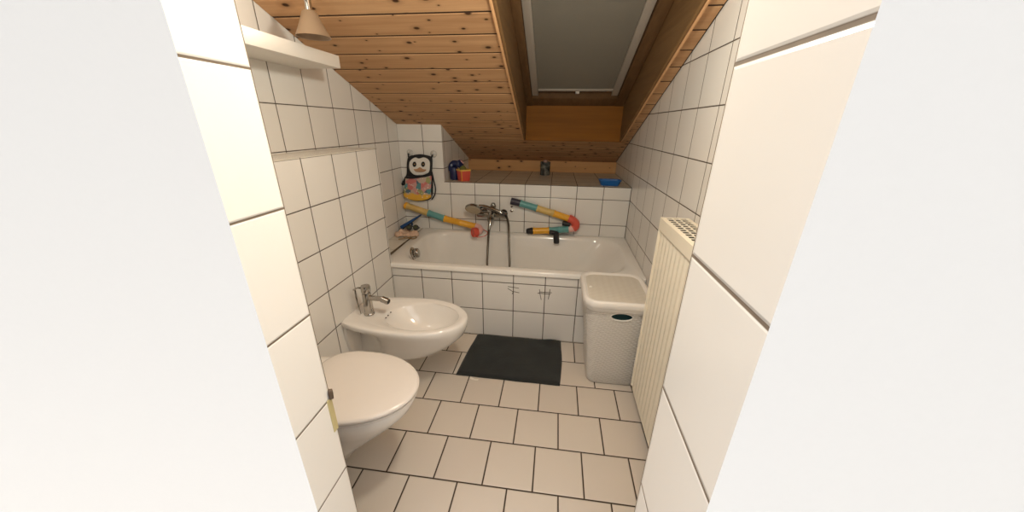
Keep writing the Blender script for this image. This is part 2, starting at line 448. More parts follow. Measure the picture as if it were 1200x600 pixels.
# scribbled scratches over two tile joints of the bath front
def marks(name, strokes, label):
    bm = newbm()
    for a, b in strokes:
        tube(bm, [(a[0], YF-.0006, a[1]), ((a[0]+b[0])/2+.001, YF-.0006, (a[1]+b[1])/2), (b[0], YF-.0006, b[1])], .0019, 6, 4)
    single(name, bm, plain('scratch_grey', (.07, .05, .035), .8), (strokes[0][0][0], YF, strokes[0][0][1]), label, 'marks')
def P(uu, vv):  # tile-joint close-up to metres on the bath front
    return (-.2237+(uu-172)*.000356, .399-(vv-178)*.000365+(uu-172)*-.0000)
marks('tile_scratches', [(P(75, 243), P(270, 262)), (P(70, 280), P(165, 338)), (P(165, 332), P(280, 350)), (P(150, 385), P(172, 330))],
      'few dark scratch lines on a bath front tile joint, farther from the laundry basket')
marks('tile_scratches', [(P(635, 255), P(640, 320)), (P(640, 320), P(675, 455)), (P(820, 240), P(800, 435)), (P(635, 305), P(855, 305)), (P(605, 330), P(835, 335))],
      'dark hash-shaped scratch marks on the bath front, nearer the laundry basket')

# ------------------------------------------------------------------ sanitary ware
def oval(cx, cy, af, ab, b, z, nf=2.0, nb=2.0, xmin=None, n=64):
    out = []
    for i in range(n):
        t = 2*pi*i/n; c = cos(t); s = sin(t); e = nf if c >= 0 else nb
        px = cx+(af if c >= 0 else ab)*math.copysign(abs(c)**(2/e), c)
        py = cy+b*math.copysign(abs(s)**(2/e), s)
        if xmin is not None: px = max(px, xmin)
        out.append((px, py, z))
    return out
def make_toilet():
    cy = .898; t = thing('toilet', 'white wall-hung toilet with closed lid beside the doorway', 'toilet', (XP, cy, 0))
    X = XP+.001
    bm = newbm()
    rings = [oval(-.80, cy, .02, .5, .060, .070, 2, 2.6, X), oval(-.79, cy, .045, .5, .072, .085, 2, 2.6, X), oval(-.77, cy, .075, .5, .085, .15, 2, 2.6, X),
             oval(-.745, cy, .130, .5, .105, .215, 2, 2.6, X), oval(-.725, cy, .185, .5, .132, .285, 2, 2.6, X),
             oval(-.717, cy, .230, .5, .160, .345, 2, 2.6, X), oval(-.715, cy, .248, .5, .171, .385, 2, 2.6, X), oval(-.715, cy, .247, .5, .170, .396, 2, 2.6, X),
             oval(-.715, cy, .238, .5, .163, .400, 2, 2.6, X)]
    loft(bm, rings)
    mesh_obj('bowl', bm, m_porc, t, ang=50)
    bm = newbm()
    o = dict(nf=2.0, nb=3.2)
    loft(bm, [oval(-.715, cy, .248, .165, .170, .4015, **o), oval(-.715, cy, .256, .168, .178, .404, **o), oval(-.715, cy, .256, .168, .178, .4115, **o), oval(-.715, cy, .249, .166, .172, .4135, **o)])
    mesh_obj('seat', bm, m_lid, t, ang=40)
    bm = newbm()
    loft(bm, [oval(-.715, cy, .252, .170, .173, .4185, **o), oval(-.715, cy, .260, .175, .181, .421, **o), oval(-.715, cy, .262, .176, .183, .427, **o), oval(-.715, cy, .259, .174, .180, .4325, **o),
              oval(-.715, cy, .248, .166, .170, .4355, **o), oval(-.715, cy, .18, .12, .12, .4375, **o), oval(-.715, cy, .08, .05, .05, .438, **o)])
    mesh_obj('lid', bm, m_lid, t, ang=50)
    for s in (-1, 1):
        bm = newbm(); cyl(bm, (-.880, cy+s*.075-.022, .418), (-.880, cy+s*.075+.022, .418), .0125); cyl(bm, (-.880, cy+s*.075, .399), (-.880, cy+s*.075, .415), .011)
        mesh_obj('hinge', bm, m_chrome, t)
make_toilet()

def make_bidet():
    cy = 1.44; t = thing('bidet', 'white wall-hung bidet with chrome tap between toilet and bathtub', 'bidet', (XP, cy, 0))
    X = XP+.001
    bm = newbm()
    k = dict(xmin=X)
    rings = [oval(-.80, cy, .08, .30, .06, .145, **k), oval(-.79, cy, .14, .32, .085, .16, **k), oval(-.76, cy, .20, .30, .105, .195, **k),
             oval(-.73, cy, .245, .30, .125, .25, **k), oval(-.70, cy, .272, .34, .150, .31, **k), oval(-.69, cy, .279, .42, .170, .352, **k),
             oval(-.69, cy, .282, .46, .180, .372, **k), oval(-.69, cy, .282, .47, .182, .390, **k), oval(-.69, cy, .277, .47, .178, .398, **k),
             oval(-.69, cy, .268, .46, .170, .4005, **k), oval(-.69, cy, .250, .34, .152, .3995), oval(-.685, cy, .238, .325, .143, .396),
             oval(-.68, cy, .226, .31, .135, .3945),
             oval(-.655, cy, .205, .20, .132, .391), oval(-.652, cy, .196, .19, .126, .380), oval(-.645, cy, .170, .165, .110, .345),
             oval(-.635, cy, .135, .13, .09, .305), oval(-.625, cy, .09, .09, .06, .278), oval(-.62, cy, .03, .03, .03, .270)]
    # pinch the underside toward the wall so the side pockets show
    for ri, rg in enumerate(rings[:6]):
        kk = (.50, .50, .50, .48, .50, .75)[ri]
        for i, p in enumerate(rg):
            f0 = min(1, max(0, (-.80-p[0])/.12)); f0 = f0*f0*(3-2*f0)
            rg[i] = (p[0], cy+(p[1]-cy)*(1-(1-kk)*f0), p[2])
    loft(bm, rings)
    # wall flange
    fl = [(cy-.120, .385), (cy+.120, .385), (cy+.122, .30), (cy+.10, .16), (cy+.07, .125), (cy-.07, .125), (cy-.10, .16), (cy-.122, .30)]
    loft(bm, [[(X, a, b) for a, b in fl], [(X+.014, cy+(a-cy)*.98, b) for a, b in fl], [(X+.024, cy+(a-cy)*.80, b) for a, b in fl]])
    mesh_obj('bowl', bm, m_porc, t, ang=50)
    for dy in (-.035, -.012, .020):
        bm = newbm(); cyl(bm, (-.835, cy+dy, .3865), (-.829, cy+dy, .3885), .0028, n=10, bev=.0005)
        mesh_obj('rinse_hole', bm, m_dark, t)
    bm = newbm(); lathe(bm, [(0, 0), (.028, 0), (.030, .003), (.02, .006), (0, .006)], Matrix.Translation((-.625, cy, .2725)))
    mesh_obj('drain', bm, m_chrome, t)
    tp = thing('bidet_tap', 'chrome mixer tap standing on the rim of the bidet', 'tap', (-.928, 1.418, .395))
    bx, by = -.928, 1.418
    bm = newbm()
    lathe(bm, [(0, 0), (.0265, 0), (.0265, .006), (.0235, .010), (.0225, .06), (.0225, .118), (.0205, .123), (0, .125)], Matrix.Translation((bx, by, .3955)), 32)
    mesh_obj('body', bm, m_chrome, tp)
    bm = newbm()
    cyl(bm, (bx, by, .492), (bx+.085, by, .490), .0135); cyl(bm, (bx+.080, by, .490), (bx+.118, by-.004, .478), .0165)
    sp = mesh_obj('spout', bm, m_chrome, tp)
    bm = newbm(); cyl(bm, (bx+.116, by-.004, .4787), (bx+.121, by-.0045, .477), .012); mesh_obj('aerator', bm, m_dark, sp)
    bm = newbm()
    lathe(bm, [(0, 0), (.0215, 0), (.0235, .004), (.0235, .030), (.0215, .037), (0, .040)], Matrix.Translation((bx, by, .522)), 32)
    tube(bm, [(bx-.012, by-.004, .545), (bx-.035, by-.010, .549), (bx-.058, by-.016, .538)], .0045, 10)
    mesh_obj('lever_cap', bm, m_chrome, tp)
    bm = newbm()
    tube(bm, [(bx-.050, by-.014, .541), (bx-.048, by-.020, .50), (bx-.040, by-.022, .45), (bx-.036, by-.020, .402)], .0028, 8)
    mesh_obj('pull_rod', bm, m_chrome, tp)
make_bidet()

# ------------------------------------------------------------------ radiator
def make_radiator():
    x0, x1, y0, y1, z0, z1 = .448, .560, .52, 1.424, .070, .978
    t = thing('radiator', 'cream fluted panel radiator mounted along the tiled wall beside the laundry basket', 'radiator', ((x0+x1)/2, (y0+y1)/2, z0))
    bm = newbm()
    n = int(round((y1-y0-.02)/.040)); p = (y1-y0-.02)/n; zt = .925
    sec = []
    for i in range(n):
        a = y0+.01+i*p
        sec += [(a, 0), (a+p*.16, 0), (a+p*.30, .0042), (a+p*.70, .0042), (a+p*.84, 0)]
    sec.append((y0+.01+n*p, 0))
    def col(z, k): return [bm.verts.new((x0+.007-d*k, a, z)) for a, d in sec]
    cs = [col(z0+.012, 0), col(z0+.03, 1), col(zt-.016, 1), col(zt, 0)]
    for a, b in zip(cs[:-1], cs[1:]):
        for i in range(len(sec)-1): bm.faces.new((a[i], a[i+1], b[i+1], b[i]))
    add_box(bm, x0+.0071, x0+.020, y0, y1, z0, zt)
    mesh_obj('front_panel', bm, m_cream, t, ang=25)
    bm = newbm(); add_box(bm, x1-.016, x1, y0, y1, z0, z1-.03); bevel(bm, .004); mesh_obj('back_panel', bm, m_cream, t)
    bm = newbm()
    add_box(bm, x0-.003, x0+.004, y0-.002, y1+.002, zt, z1); 
    for yy in (y0-.003, y1-.001): add_box(bm, x0-.003, x1, yy, yy+.004, z0+.02, z1)
    add_box(bm, x1-.006, x1, y0-.002, y1+.002, zt, z1)
    bevel(bm, .0015, 1); mesh_obj('cover_frame', bm, m_cream, t)
    bm = newbm()
    add_box(bm, x0+.004, x0+.016, y0, y1, z1-.004, z1-.0005); add_box(bm, x1-.018, x1-.006, y0, y1, z1-.004, z1-.0005)
    nb = 3
    for i in range(1, nb):
        xx = x0+.016+(x1-x0-.034)*i/nb; add_box(bm, xx-.0025, xx+.0025, y0, y1, z1-.004, z1-.0008)
    k = 0; yy = y0+.006
    while yy < y1-.004:
        add_box(bm, x0+.004, x1-.006, yy, yy+.008, z1-.0028, z1-.001); yy += .028
    mesh_obj('top_grille', bm, m_cream, t, smooth=False)
    bm = newbm()
    zz = y0+.02
    while zz < y1-.02:
        add_box(bm, x0+.024, x1-.02, zz, zz+.0015, z0+.03, z1-.012); zz += .012
    add_box(bm, x0+.0201, x0+.024, y0+.005, y1-.005, z0+.01, z1-.035); add_box(bm, x1-.0195, x1-.0165, y0+.005, y1-.005, z0+.01, z1-.012); add_box(bm, x0+.0065, x1-.0165, y1-.0055, y1-.0015, zt+.002, z1-.005); add_box(bm, x0+.0045, x0+.0065, y0+.005, y1-.005, zt+.002, z1-.005)
    mesh_obj('convector_fins', bm, plain('fin_shade_dark', (.07, .05, .035), .8), t, smooth=False)  # dark colour and inner sheets stand in for shade inside the radiator
    for yy in (.7, 1.25):
        bm = newbm(); add_box(bm, x1, XR+.002, yy, yy+.03, .2, .8); mesh_obj('bracket', bm, m_cream, t, smooth=False)
    bm = newbm(); cyl(bm, (.50, 1.30, .012), (.50, 1.30, z0+.01), .009); cyl(bm, (.50, 1.30, -.002), (.50, 1.30, .014), .018)
    mesh_obj('supply_pipe', bm, m_cream, t)
make_radiator()

# ------------------------------------------------------------------ laundry basket
def weave_mat():
    q = NT('woven_white_plastic'); x, y, z = q.sep(q.obj())
    s = q.math('ADD', x, y)
    colu = q.math('MULTIPLY', s, 2*pi/.030)
    rows = q.math('MULTIPLY', z, 2*pi/.020)
    ph = q.math('MULTIPLY', q.math('GREATER_THAN', q.math('SINE', rows), 0.0), pi)
    strand = q.math('ABSOLUTE', q.math('SINE', rows))
    ov = q.math('SINE', q.math('ADD', colu, ph))
    h = q.math('ADD', q.math('MULTIPLY', strand, .6), q.math('MULTIPLY', ov, .4))
    gap = q.rng(h, -.25, .1, 0, 1)
    q.set(Base_Color=q.mix(gap, (.56, .53, .47, 1), (.80, .77, .72, 1)), Roughness=.45)
    q.bump(h, .9, .004)
    return q.m
def ridge_mat():
    q = NT('ridged_lid_plastic'); x, y, z = q.sep(q.obj())
    s = q.math('SINE', q.math('MULTIPLY', y, 2*pi/.0125)); g = q.math('SINE', q.math('MULTIPLY', x, 2*pi/.034))
    h = q.math('ADD', s, q.math('MULTIPLY', g, .35))
    q.set(Base_Color=q.mix(q.rng(h, -1, 1, 0, 1), (.66, .61, .53, 1), (.73, .69, .61, 1)), Roughness=.5)
    q.bump(h, .4, .002); return q.m
def make_basket():
    t = thing('laundry_basket', 'white woven-look plastic laundry basket with lid standing beside the radiator', 'laundry basket', (.365, 1.64, 0))
    def rg(z, d=0):
        k = z/.52
        return rrect(.236-.050*k+d, .502+.000*k-d, 1.516-.076*k+d, 1.762+.02*k-d, .045+.015*k-d*.7, z, 8)
    bm = newbm()
    zs = [.004, .02, .12, .22, .32, .42, .505]
    loft(bm, [rg(.004, .02), rg(.004, .006)]+[rg(z) for z in zs[1:]]+[rg(.507, .003)]+[rg(z, .003) for z in zs[:1:-1]]+[rg(.03, .004), rg(.012, .02)])
    clean(bm)
    me = bpy.data.meshes.new('tmp'); bm.to_mesh(me); bm.free()
    bo = bpy.data.objects.new('tmp', me); COL.objects.link(bo)
    cb = newbm()
    pts = [(.356+.049*cos(2*pi*i/32), .474+.0200*sin(2*pi*i/32)) for i in range(32)]
    prism(cb, pts, 1.50, 1.40); clean(cb)
    mc = bpy.data.meshes.new('tmpc'); cb.to_mesh(mc); cb.free(); co = bpy.data.objects.new('tmpc', mc); COL.objects.link(co)
    md = bo.modifiers.new('b', 'BOOLEAN'); md.operation = 'DIFFERENCE'; md.object = co; md.solver = 'EXACT'
    dg = bpy.context.evaluated_depsgraph_get(); dg.update()
    me2 = bpy.data.meshes.new_from_object(bo.evaluated_get(dg))
    bpy.data.objects.remove(bo); bpy.data.objects.remove(co)
    bm = newbm(); bm.from_mesh(me2)
    mesh_obj('body', bm, weave_mat(), t, recalc=False)
    # raised oval lip round the hand hole
    bm = newbm()
    def fy(z): return 1.516-.076*z/.52-.0015
    tube(bm, [(.356+.052*cos(2*pi*i/24), fy(.474+.0228*sin(2*pi*i/24)), .474+.0228*sin(2*pi*i/24)) for i in range(25)], .003, 8, 2)
    mesh_obj('hand_hole_rim', bm, m_wplastic, t)
    bm = newbm()
    def fr(z, d): return rrect(.178+d, .505-d, 1.432+d, 1.785-d, .062-d*.6, z, 8)
    loft(bm, [fr(.503, .010), fr(.503, .003), fr(.506, 0), fr(.520, 0)]); 
    mesh_obj('body_rim', bm, m_wplastic, t, ang=50)
    bm = newbm()
    def lr(z, d): return rrect(.172+d, .509-d, 1.428+d, 1.790-d, .066-d*.6, z, 8)
    loft(bm, [lr(.5215, .006), lr(.5215, .0), lr(.524, -.002), lr(.547, -.001), lr(.555, .003), lr(.558, .009), lr(.556, .018), lr(.549, .024), lr(.547, .030)])
    lid = mesh_obj('lid_frame', bm, m_wplastic, t, ang=60)
    bm = newbm(); loft(bm, [lr(.5472, .026), lr(.5492, .028)]); mesh_obj('lid_panel', bm, ridge_mat(), t)
    bm = newbm()
    lathe(bm, [(0, 0), (.008, 0), (.007, .005), (0, .008)], Matrix.Translation((.215, 1.60, .549)), 14)
    mesh_obj('lid_stud', bm, m_wplastic, t)
    # laundry bulging inside
    bm = newbm()
    loft(bm, [[(p[0]+.004*sin(i*1.7+z*40), p[1]+.004*cos(i*2.3+z*30), p[2]) for i, p in enumerate(rg(z, d))] for z, d in ((.03, .03), (.1, .014), (.3, .010), (.44, .018), (.485, .05))])
    o = single('laundry', bm, plain('teal_laundry_cloth', (.012, .085, .095), .6, var=.5, bump=.4), (.365, 1.64, .03), 'dark teal laundry seen through the hand hole of the basket', 'laundry')
make_basket()

# ------------------------------------------------------------------ bath mat
def make_mat():
    t = thing('bath_mat', 'black terry bath mat on the floor in front of the bathtub', 'bath mat', (-.2, 1.67, 0))
    c = {(0, 0): (-.497, 1.470), (1, 0): (.090, 1.466), (0, 1): (-.462, 1.874), (1, 1): (.098, 1.876)}
    nx, ny = 60, 42
    bm = newbm(); top = []; bot = []
    for j in range(ny+1):
        ra, rb = [], []
        for i in range(nx+1):
            a, b = i/nx, j/ny
            px = sum(c[(p, q)][0]*(a if p else 1-a)*(b if q else 1-b) for p in (0, 1) for q in (0, 1))
            py = sum(c[(p, q)][1]*(a if p else 1-a)*(b if q else 1-b) for p in (0, 1) for q in (0, 1))
            px += .010*sin(pi*b)*(a-.3)*1.2+.003*noise.noise((a*3, b*3, 1)); py += .004*noise.noise((a*4, b*4, 5))-.006*math.exp(-((a-.85)/.1)**2)*b
            e = min(a*.58, (1-a)*.58, b*.4, (1-b)*.4)
            h = .012*(1-math.exp(-e/.007))+.0035*noise.noise((px*9, py*9, 0))+.0012*noise.noise((px*90, py*90, 3))
            h += .012*math.exp(-((a-.88)/.10)**2-((1-b)/.12)**2)
            ra.append(bm.verts.new((px, py, max(.004, h+.003)))); rb.append(bm.verts.new((px, py, .001)))
        top.append(ra); bot.append(rb)
    for j in range(ny):
        for i in range(nx):
            bm.faces.new((top[j][i], top[j][i+1], top[j+1][i+1], top[j+1][i])); bm.faces.new((bot[j][i+1], bot[j][i], bot[j+1][i], bot[j+1][i+1]))
    for i in range(nx):
        bm.faces.new((bot[0][i], bot[0][i+1], top[0][i+1], top[0][i])); bm.faces.new((bot[ny][i+1], bot[ny][i], top[ny][i], top[ny][i+1]))
    for j in range(ny):
        bm.faces.new((bot[j+1][0], bot[j][0], top[j][0], top[j+1][0])); bm.faces.new((bot[j][nx], bot[j+1][nx], top[j+1][nx], top[j][nx]))
    q = NT('black_terry'); n1 = q.noise(q.obj(), 260, 2); n2 = q.noise(q.obj(), 12, 3)
    q.set(Base_Color=q.mix(n2, (.010, .012, .012, 1), (.026, .029, .027, 1)), Roughness=.95, Sheen_Weight=.12)
    q.bump(n1, .9, .004)
    mesh_obj('pile', bm, q.m, t, ang=70)
    bm = newbm()
    loft(bm, [[(-.412+.05*k, 1.470-.018*sin(k*2.4)-s*.004, .0035+.001*sin(k*5)+(.0006 if s else 0)) for s in (0, 1)]+[(-.412+.05*k, 1.452-.010*sin(k*2.1), .0028), (-.412+.05*k, 1.452-.010*sin(k*2.1), .002)] for k in (0, .25, .5, .75, 1)])
    mesh_obj('care_tag', bm, plain('tag_white', (.82, .76, .68), .7), t)
make_mat()

# ------------------------------------------------------------------ bath mixer and hand shower
def make_mixer():
    t = thing('bath_mixer', 'chrome bath mixer on the tiled wall above the bathtub', 'tap', (-.475, YB, .668))
    bm = newbm()
    for x in (-.555, -.395):
        cyl(bm, (x, YB-.001, .668), (x, YB-.012, .668), .031); cyl(bm, (x, YB-.010, .668), (x, 2.545, .668), .014)
    cyl(bm, (-.600, 2.535, .668), (-.355, 2.535, .668), .0225, n=32, bev=.006)
    mesh_obj('body', bm, m_chrome_bath, t)
    bm = newbm(); cyl(bm, (-.478, 2.535, .668), (-.478, 2.472, .655), .030, .028, n=28, bev=.006)
    mesh_obj('cartridge', bm, m_chrome_bath, t)
    bm = newbm(); tube(bm, [(-.478, 2.476, .655), (-.478, 2.460, .640), (-.480, 2.440, .605), (-.482, 2.425, .575)], lambda k: .013-.004*k, 12)
    mesh_obj('spout_lever', bm, m_chrome_bath, t)
    bm = newbm(); cyl(bm, (-.500, 2.535, .650), (-.500, 2.535, .610), .017); mesh_obj('hose_outlet', bm, m_chrome_bath, t)
    bm = newbm(); cyl(bm, (-.468, 2.535, .685), (-.468, 2.525, .745), .016, .024, n=24, bev=.004)
    cyl(bm, (-.468, 2.527, .742), (-.468, 2.524, .762), .021, .017, n=24, bev=.004)
    mesh_obj('diverter', bm, m_chrome_bath, t)
    s = thing('hand_shower', 'chrome hand shower lying across the bath mixer, its hose hanging into the tub', 'shower head', (-.5, 2.49, .70))
    bm = newbm()
    Mh = aim((-.612, 2.482, .728), (-.05, -.68, -.73)) @ Matrix.Scale(1.15, 4)
    Mh = Mh
    lathe(bm, [(0, -.020), (.022, -.020), (.040, -.012), (.054, .000), (.058, .008), (.057, .014), (.053, .016), (0, .016)], Mh, 40)
    hd = mesh_obj('head', bm, m_chrome_bath, s)
    bm = newbm()
    lathe(bm, [(0, .0155), (.050, .0155), (.049, .018), (0, .0185)], Mh, 40)
    for rr, n in ((.010, 6), (.022, 12), (.034, 18), (.044, 24)):
        for i in range(n):
            a = 2*pi*i/n
            cyl(bm, Mh @ Vector((rr*cos(a), rr*sin(a), .018)), Mh @ Vector((rr*cos(a), rr*sin(a), .0205)), .0018, n=6, bev=.0003)
    mesh_obj('spray_face', bm, plain('spray_face_beige', (.50, .42, .30), .5), hd)
    bm = newbm()
    tube(bm, [(-.575, 2.49, .742), (-.53, 2.497, .738), (-.470, 2.493, .722), (-.420, 2.490, .706), (-.388, 2.488, .693)], lambda k: .013+.003*sin(pi*k), 16)
    mesh_obj('handle', bm, m_chrome_bath, s)
    bm = newbm(); cyl(bm, (-.390, 2.488, .694), (-.366, 2.488, .678), .0145, .012); mesh_obj('hose_nut', bm, plain('dark_nut', (.05, .045, .04), .35), s)
    bm = newbm()
    tube(bm, [(-.368, 2.488, .680), (-.352, 2.488, .655), (-.340, 2.486, .60), (-.336, 2.482, .52), (-.330, 2.462, .40), (-.322, 2.44, .29), (-.335, 2.41, .20), (-.40, 2.39, .155), (-.47, 2.40, .17),
              (-.502, 2.43, .26), (-.504, 2.455, .36), (-.502, 2.478, .47), (-.500, 2.50, .55), (-.500, 2.535, .612)], .0088, 12, 26, ribs=1)
    mesh_obj('hose', bm, m_steel, s)
make_mixer()

# wall screws beside the hand shower
for z, s, lab in ((.722, .9, 'small screw head in the tile above the bath, upper of the pair'), (.688, 1.25, 'small screw head in the tile above the bath, lower and larger of the pair')):
    bm = newbm(); lathe(bm, [(0, -.001), (.010*s, -.001), (.010*s, .002), (.006*s, .005), (0, .0055)], aim((-.332, YB, z), (0, -1, 0)), 18)
    for f_ in bm.faces: f_.material_index = 0
    lathe(bm, [(0, .005), (.0045, .005), (.0045, .0068), (0, .0068)], aim((-.332, YB, z), (0, -1, 0)), 10, 1)
    single('wall_screw', bm, [m_chrome, m_dark], (-.332, YB, z), lab, 'screw', 'screw heads in the tile above the bath')

# ------------------------------------------------------------------ toy water pipes
def pipe_seg(name, a, b, rad, mat, parent, collar=True):
    bm = newbm(); a = Vector(a); b = Vector(b); L = (b-a).length
    pr = [(0, 0), (rad*1.12, 0), (rad*1.12, .010), (rad, .012), (rad, L-.012), (rad*1.12, L-.010), (rad*1.12, L), (0, L)] if collar else [(0, 0), (rad, 0), (rad, L), (0, L)]
    if L > .15: pr = pr[:4]+[(rad, L*.5-.005), (rad*1.05, L*.5-.003), (rad*1.05, L*.5+.003), (rad, L*.5+.005)]+pr[4:]
    lathe(bm, pr, aim(a, b-a), 24)
    # short studs along the pipe
    d = (b-a).normalized()
    for k in (.25, .75):
        p = a+(b-a)*k; cyl(bm, p+Vector((0, -rad*.7, 0)), p+Vector((0, -rad*1.12, 0)), .006, n=10)
    return mesh_obj(name, bm, mat, parent)
def lerp3(a, b, k): return tuple(a[i]+(b[i]-a[i])*k for i in range(3))
RP = .0255
t = thing('toy_water_pipe', 'straight toy water pipe in yellow, teal and orange with red end, below the penguin bag', 'toy', (-.9, 2.57, .60))
y = YB-.033
A, B_, C, Dd = (-1.195, y, .700), (-1.020, y, .648), (-.885, y, .607), (-.625, y-.004, .553)
pipe_seg('yellow_pipe', A, B_, RP, m_yel, t); pipe_seg('teal_pipe', B_, C, RP, m_teal, t); pipe_seg('orange_pipe', C, Dd, RP, m_orange, t)
bm = newbm(); cyl(bm, (-1.212, y, .705), (-1.192, y, .699), RP*1.15, n=24); mesh_obj('orange_collar', bm, m_orange, t)
bm = newbm(); tube(bm, [(-.628, y-.004, .555), (-.600, y-.014, .553), (-.578, y-.035, .542), (-.582, y-.060, .530), (-.598, y-.075, .527)], .025, 20, 8); mesh_obj('pink_elbow', bm, m_pink, t)
bm = newbm(); lathe(bm, [(0, 0), (.027, 0), (.031, .008), (.032, .032), (.028, .036), (.022, .030), (0, .028)], aim((-.590, y-.075, .530), (-.85, -.6, .05)) @ Matrix.Scale(1.25, 4), 24); mesh_obj('red_cup', bm, m_red, t)
bm = newbm(); tube(bm, [(-.62, y-.11, .510), (-.58, y-.105, .497), (-.53, y-.08, .503), (-.515, y-.055, .525), (-.56, y-.035, .545)], .0028, 8); mesh_obj('red_string', bm, m_red, t)
t = thing('toy_water_pipe', 'bent toy water pipe with black ends and red elbow, on the tiles above the bath', 'toy', (-.1, 2.57, .62))
A, B_, C, Dd, E_ = (-.335, y, .775), (-.262, y, .759), (-.130, y, .725), (.002, y, .689), (.135, y, .650)
pipe_seg('navy_cap', A, B_, RP*1.08, m_navy, t, False); pipe_seg('teal_pipe', B_, C, RP, m_teal, t); pipe_seg('yellow_pipe', C, Dd, RP, m_yel, t); pipe_seg('orange_pipe', Dd, E_, RP, m_orange, t)
bm = newbm(); tube(bm, [(.120, y, .655), (.150, y-.002, .643), (.176, y-.004, .620), (.176, y-.006, .592), (.160, y-.008, .578)], .032, 24, 8); mesh_obj('red_elbow', bm, m_red, t)
bm = newbm(); cyl(bm, (.172, y-.006, .585), (.118, y-.012, .568), .030, .026, n=24, bev=.006); mesh_obj('pink_end', bm, m_pink, t)
F0, F1, F2, F3 = (.125, y-.016, .572), (-.025, y-.026, .556), (-.150, y-.032, .548), (-.205, y-.034, .545)
pipe_seg('teal_pipe', F0, F1, RP, m_teal, t); pipe_seg('orange_pipe', F1, F2, RP, m_orange, t)
bm = newbm(); cyl(bm, F2, F3, RP*1.15, RP*.85, n=24, bev=.008); mesh_obj('black_nozzle', bm, m_rubber, t)
bm = newbm(); cyl(bm, (.075, y-.012, .618), (.135, y-.012, .610), .020, n=20, bev=.004); mesh_obj('black_plug', bm, m_rubber, t)
bm = newbm(); cyl(bm, (-.022, y-.050, .552), (.040, y-.062, .547), .018, n=20, bev=.004); cyl(bm, (.030, y-.068, .560), (.038, y-.080, .470), .0215, .0225, n=24, bev=.006); mesh_obj('black_grip', bm, m_rubber, t)

# ------------------------------------------------------------------ penguin toy bag
def W(uu, vv): # close-up px of the bag to metres on the wall
    U, V = 460+uu/8.571, 170+vv/8.571
    return (-1.143+.0071*(U-480)-.0006*(V-182), 1.098+.0002*(U-480)-.0067*(V-182))
def smooth_loop(pts, k=5):
    n = len(pts); out = []
    for i in range(n):
        p0, p1, p2, p3 = [Vector(pts[(i+j) % n]) for j in (-1, 0, 1, 2)]
        for j in range(k):
            q = j/k; out.append(tuple(.5*((2*p1)+(p2-p0)*q+(2*p0-5*p1+4*p2-p3)*q*q+(p3-p0+3*p1-3*p2)*q**3)))
    return out
def patch(name, pts, y0, y1, mat, parent, sm=True, inset=.003, fk=.90):
    P2 = [W(*p) for p in pts]
    if sm: P2 = smooth_loop(P2)
    cx = sum(p[0] for p in P2)/len(P2); cz = sum(p[1] for p in P2)/len(P2)
    def sc(k): return [(cx+(p[0]-cx)*k, cz+(p[1]-cz)*k) for p in P2]
    bm = newbm()
    loft(bm, [[(p[0], y0, p[1]) for p in sc(1)], [(p[0], y1+inset, p[1]) for p in sc(1)], [(p[0], y1+inset*.3, p[1]) for p in sc(.97)], [(p[0], y1, p[1]) for p in sc(fk)]])
    return mesh_obj(name, bm, mat, parent, ang=60)
def sea_mat():
    q = NT('printed_sea_fabric'); v = q.obj(); x, yy, z = q.sep(v)
    vo = q.n('ShaderNodeTexVoronoi'); vo.inputs['Scale'].default_value = 27; q.put(vo.inputs['Vector'], v)
    rnd = q.sep(vo.outputs['Color'])[0]
    c = q.ramp(rnd, [(0, (.62, .20, .19, 1)), (.28, (.62, .32, .29, 1)), (.45, (.11, .30, .33, 1)), (.62, (.36, .36, .16, 1)), (.78, (.55, .42, .33, 1)), (.9, (.10, .16, .22, 1))])
    for e in [n for n in q.t.nodes if n.type == 'VALTORGB']: e.color_ramp.interpolation = 'CONSTANT'
    lo = q.rng(q.math('ADD', z, q.math('MULTIPLY', q.noise(v, 22, 2), .06)), -.105, -.095, 1, 0)
    c = q.mix(lo, c, (.85, .48, .06, 1))
    dots = q.n('ShaderNodeTexVoronoi'); dots.inputs['Scale'].default_value = 38; q.put(dots.inputs['Vector'], v)
    c = q.mix(q.rng(dots.outputs['Distance'], .16, .24, .8, 0), c, (.80, .70, .58, 1))
    q.set(Base_Color=c, Roughness=.75); q.bump(q.noise(v, 40, 2), .5, .006); return q.m
m_bagblack = plain('black_bag_fabric', (.010, .010, .012), .7)
m_bagwhite = plain('white_bag_fabric', (.80, .77, .72), .8)
t = thing('penguin_bag', 'black and white penguin-shaped bath toy bag hanging on the tiled wall', 'toy bag', (-1.085, YB, .93))
yb = YB-.004
patch('bag_body', [(168, 118), (215, 100), (280, 93), (350, 105), (392, 125), (397, 190), (394, 270), (402, 340), (404, 430), (400, 505), (372, 548), (285, 562), (190, 552), (132, 515), (132, 430), (145, 340), (150, 255), (152, 170)], yb, yb-.022, m_bagblack, t)
patch('face', [(190, 150), (235, 122), (272, 132), (325, 122), (372, 150), (380, 205), (372, 262), (330, 288), (280, 296), (225, 290), (185, 250), (176, 195)], yb-.012, yb-.026, m_bagwhite, t)
for ex in (231, 316):
    e = patch('eye', [(ex-19, 188), (ex-13, 169), (ex, 162), (ex+13, 169), (ex+19, 188), (ex+13, 206), (ex, 213), (ex-13, 206)], yb-.024, yb-.030, m_bagblack, t)
    patch('pupil', [(ex-3, 186), (ex+2, 180), (ex+8, 186), (ex+2, 192)], yb-.029, yb-.0315, plain('amber_eye', (.45, .26, .08), .5), e)
patch('beak', [(224, 236), (255, 232), (285, 216), (315, 234), (348, 240), (330, 258), (290, 264), (245, 258)], yb-.024, yb-.032, plain('brown_beak', (.47, .27, .15), .7), t)
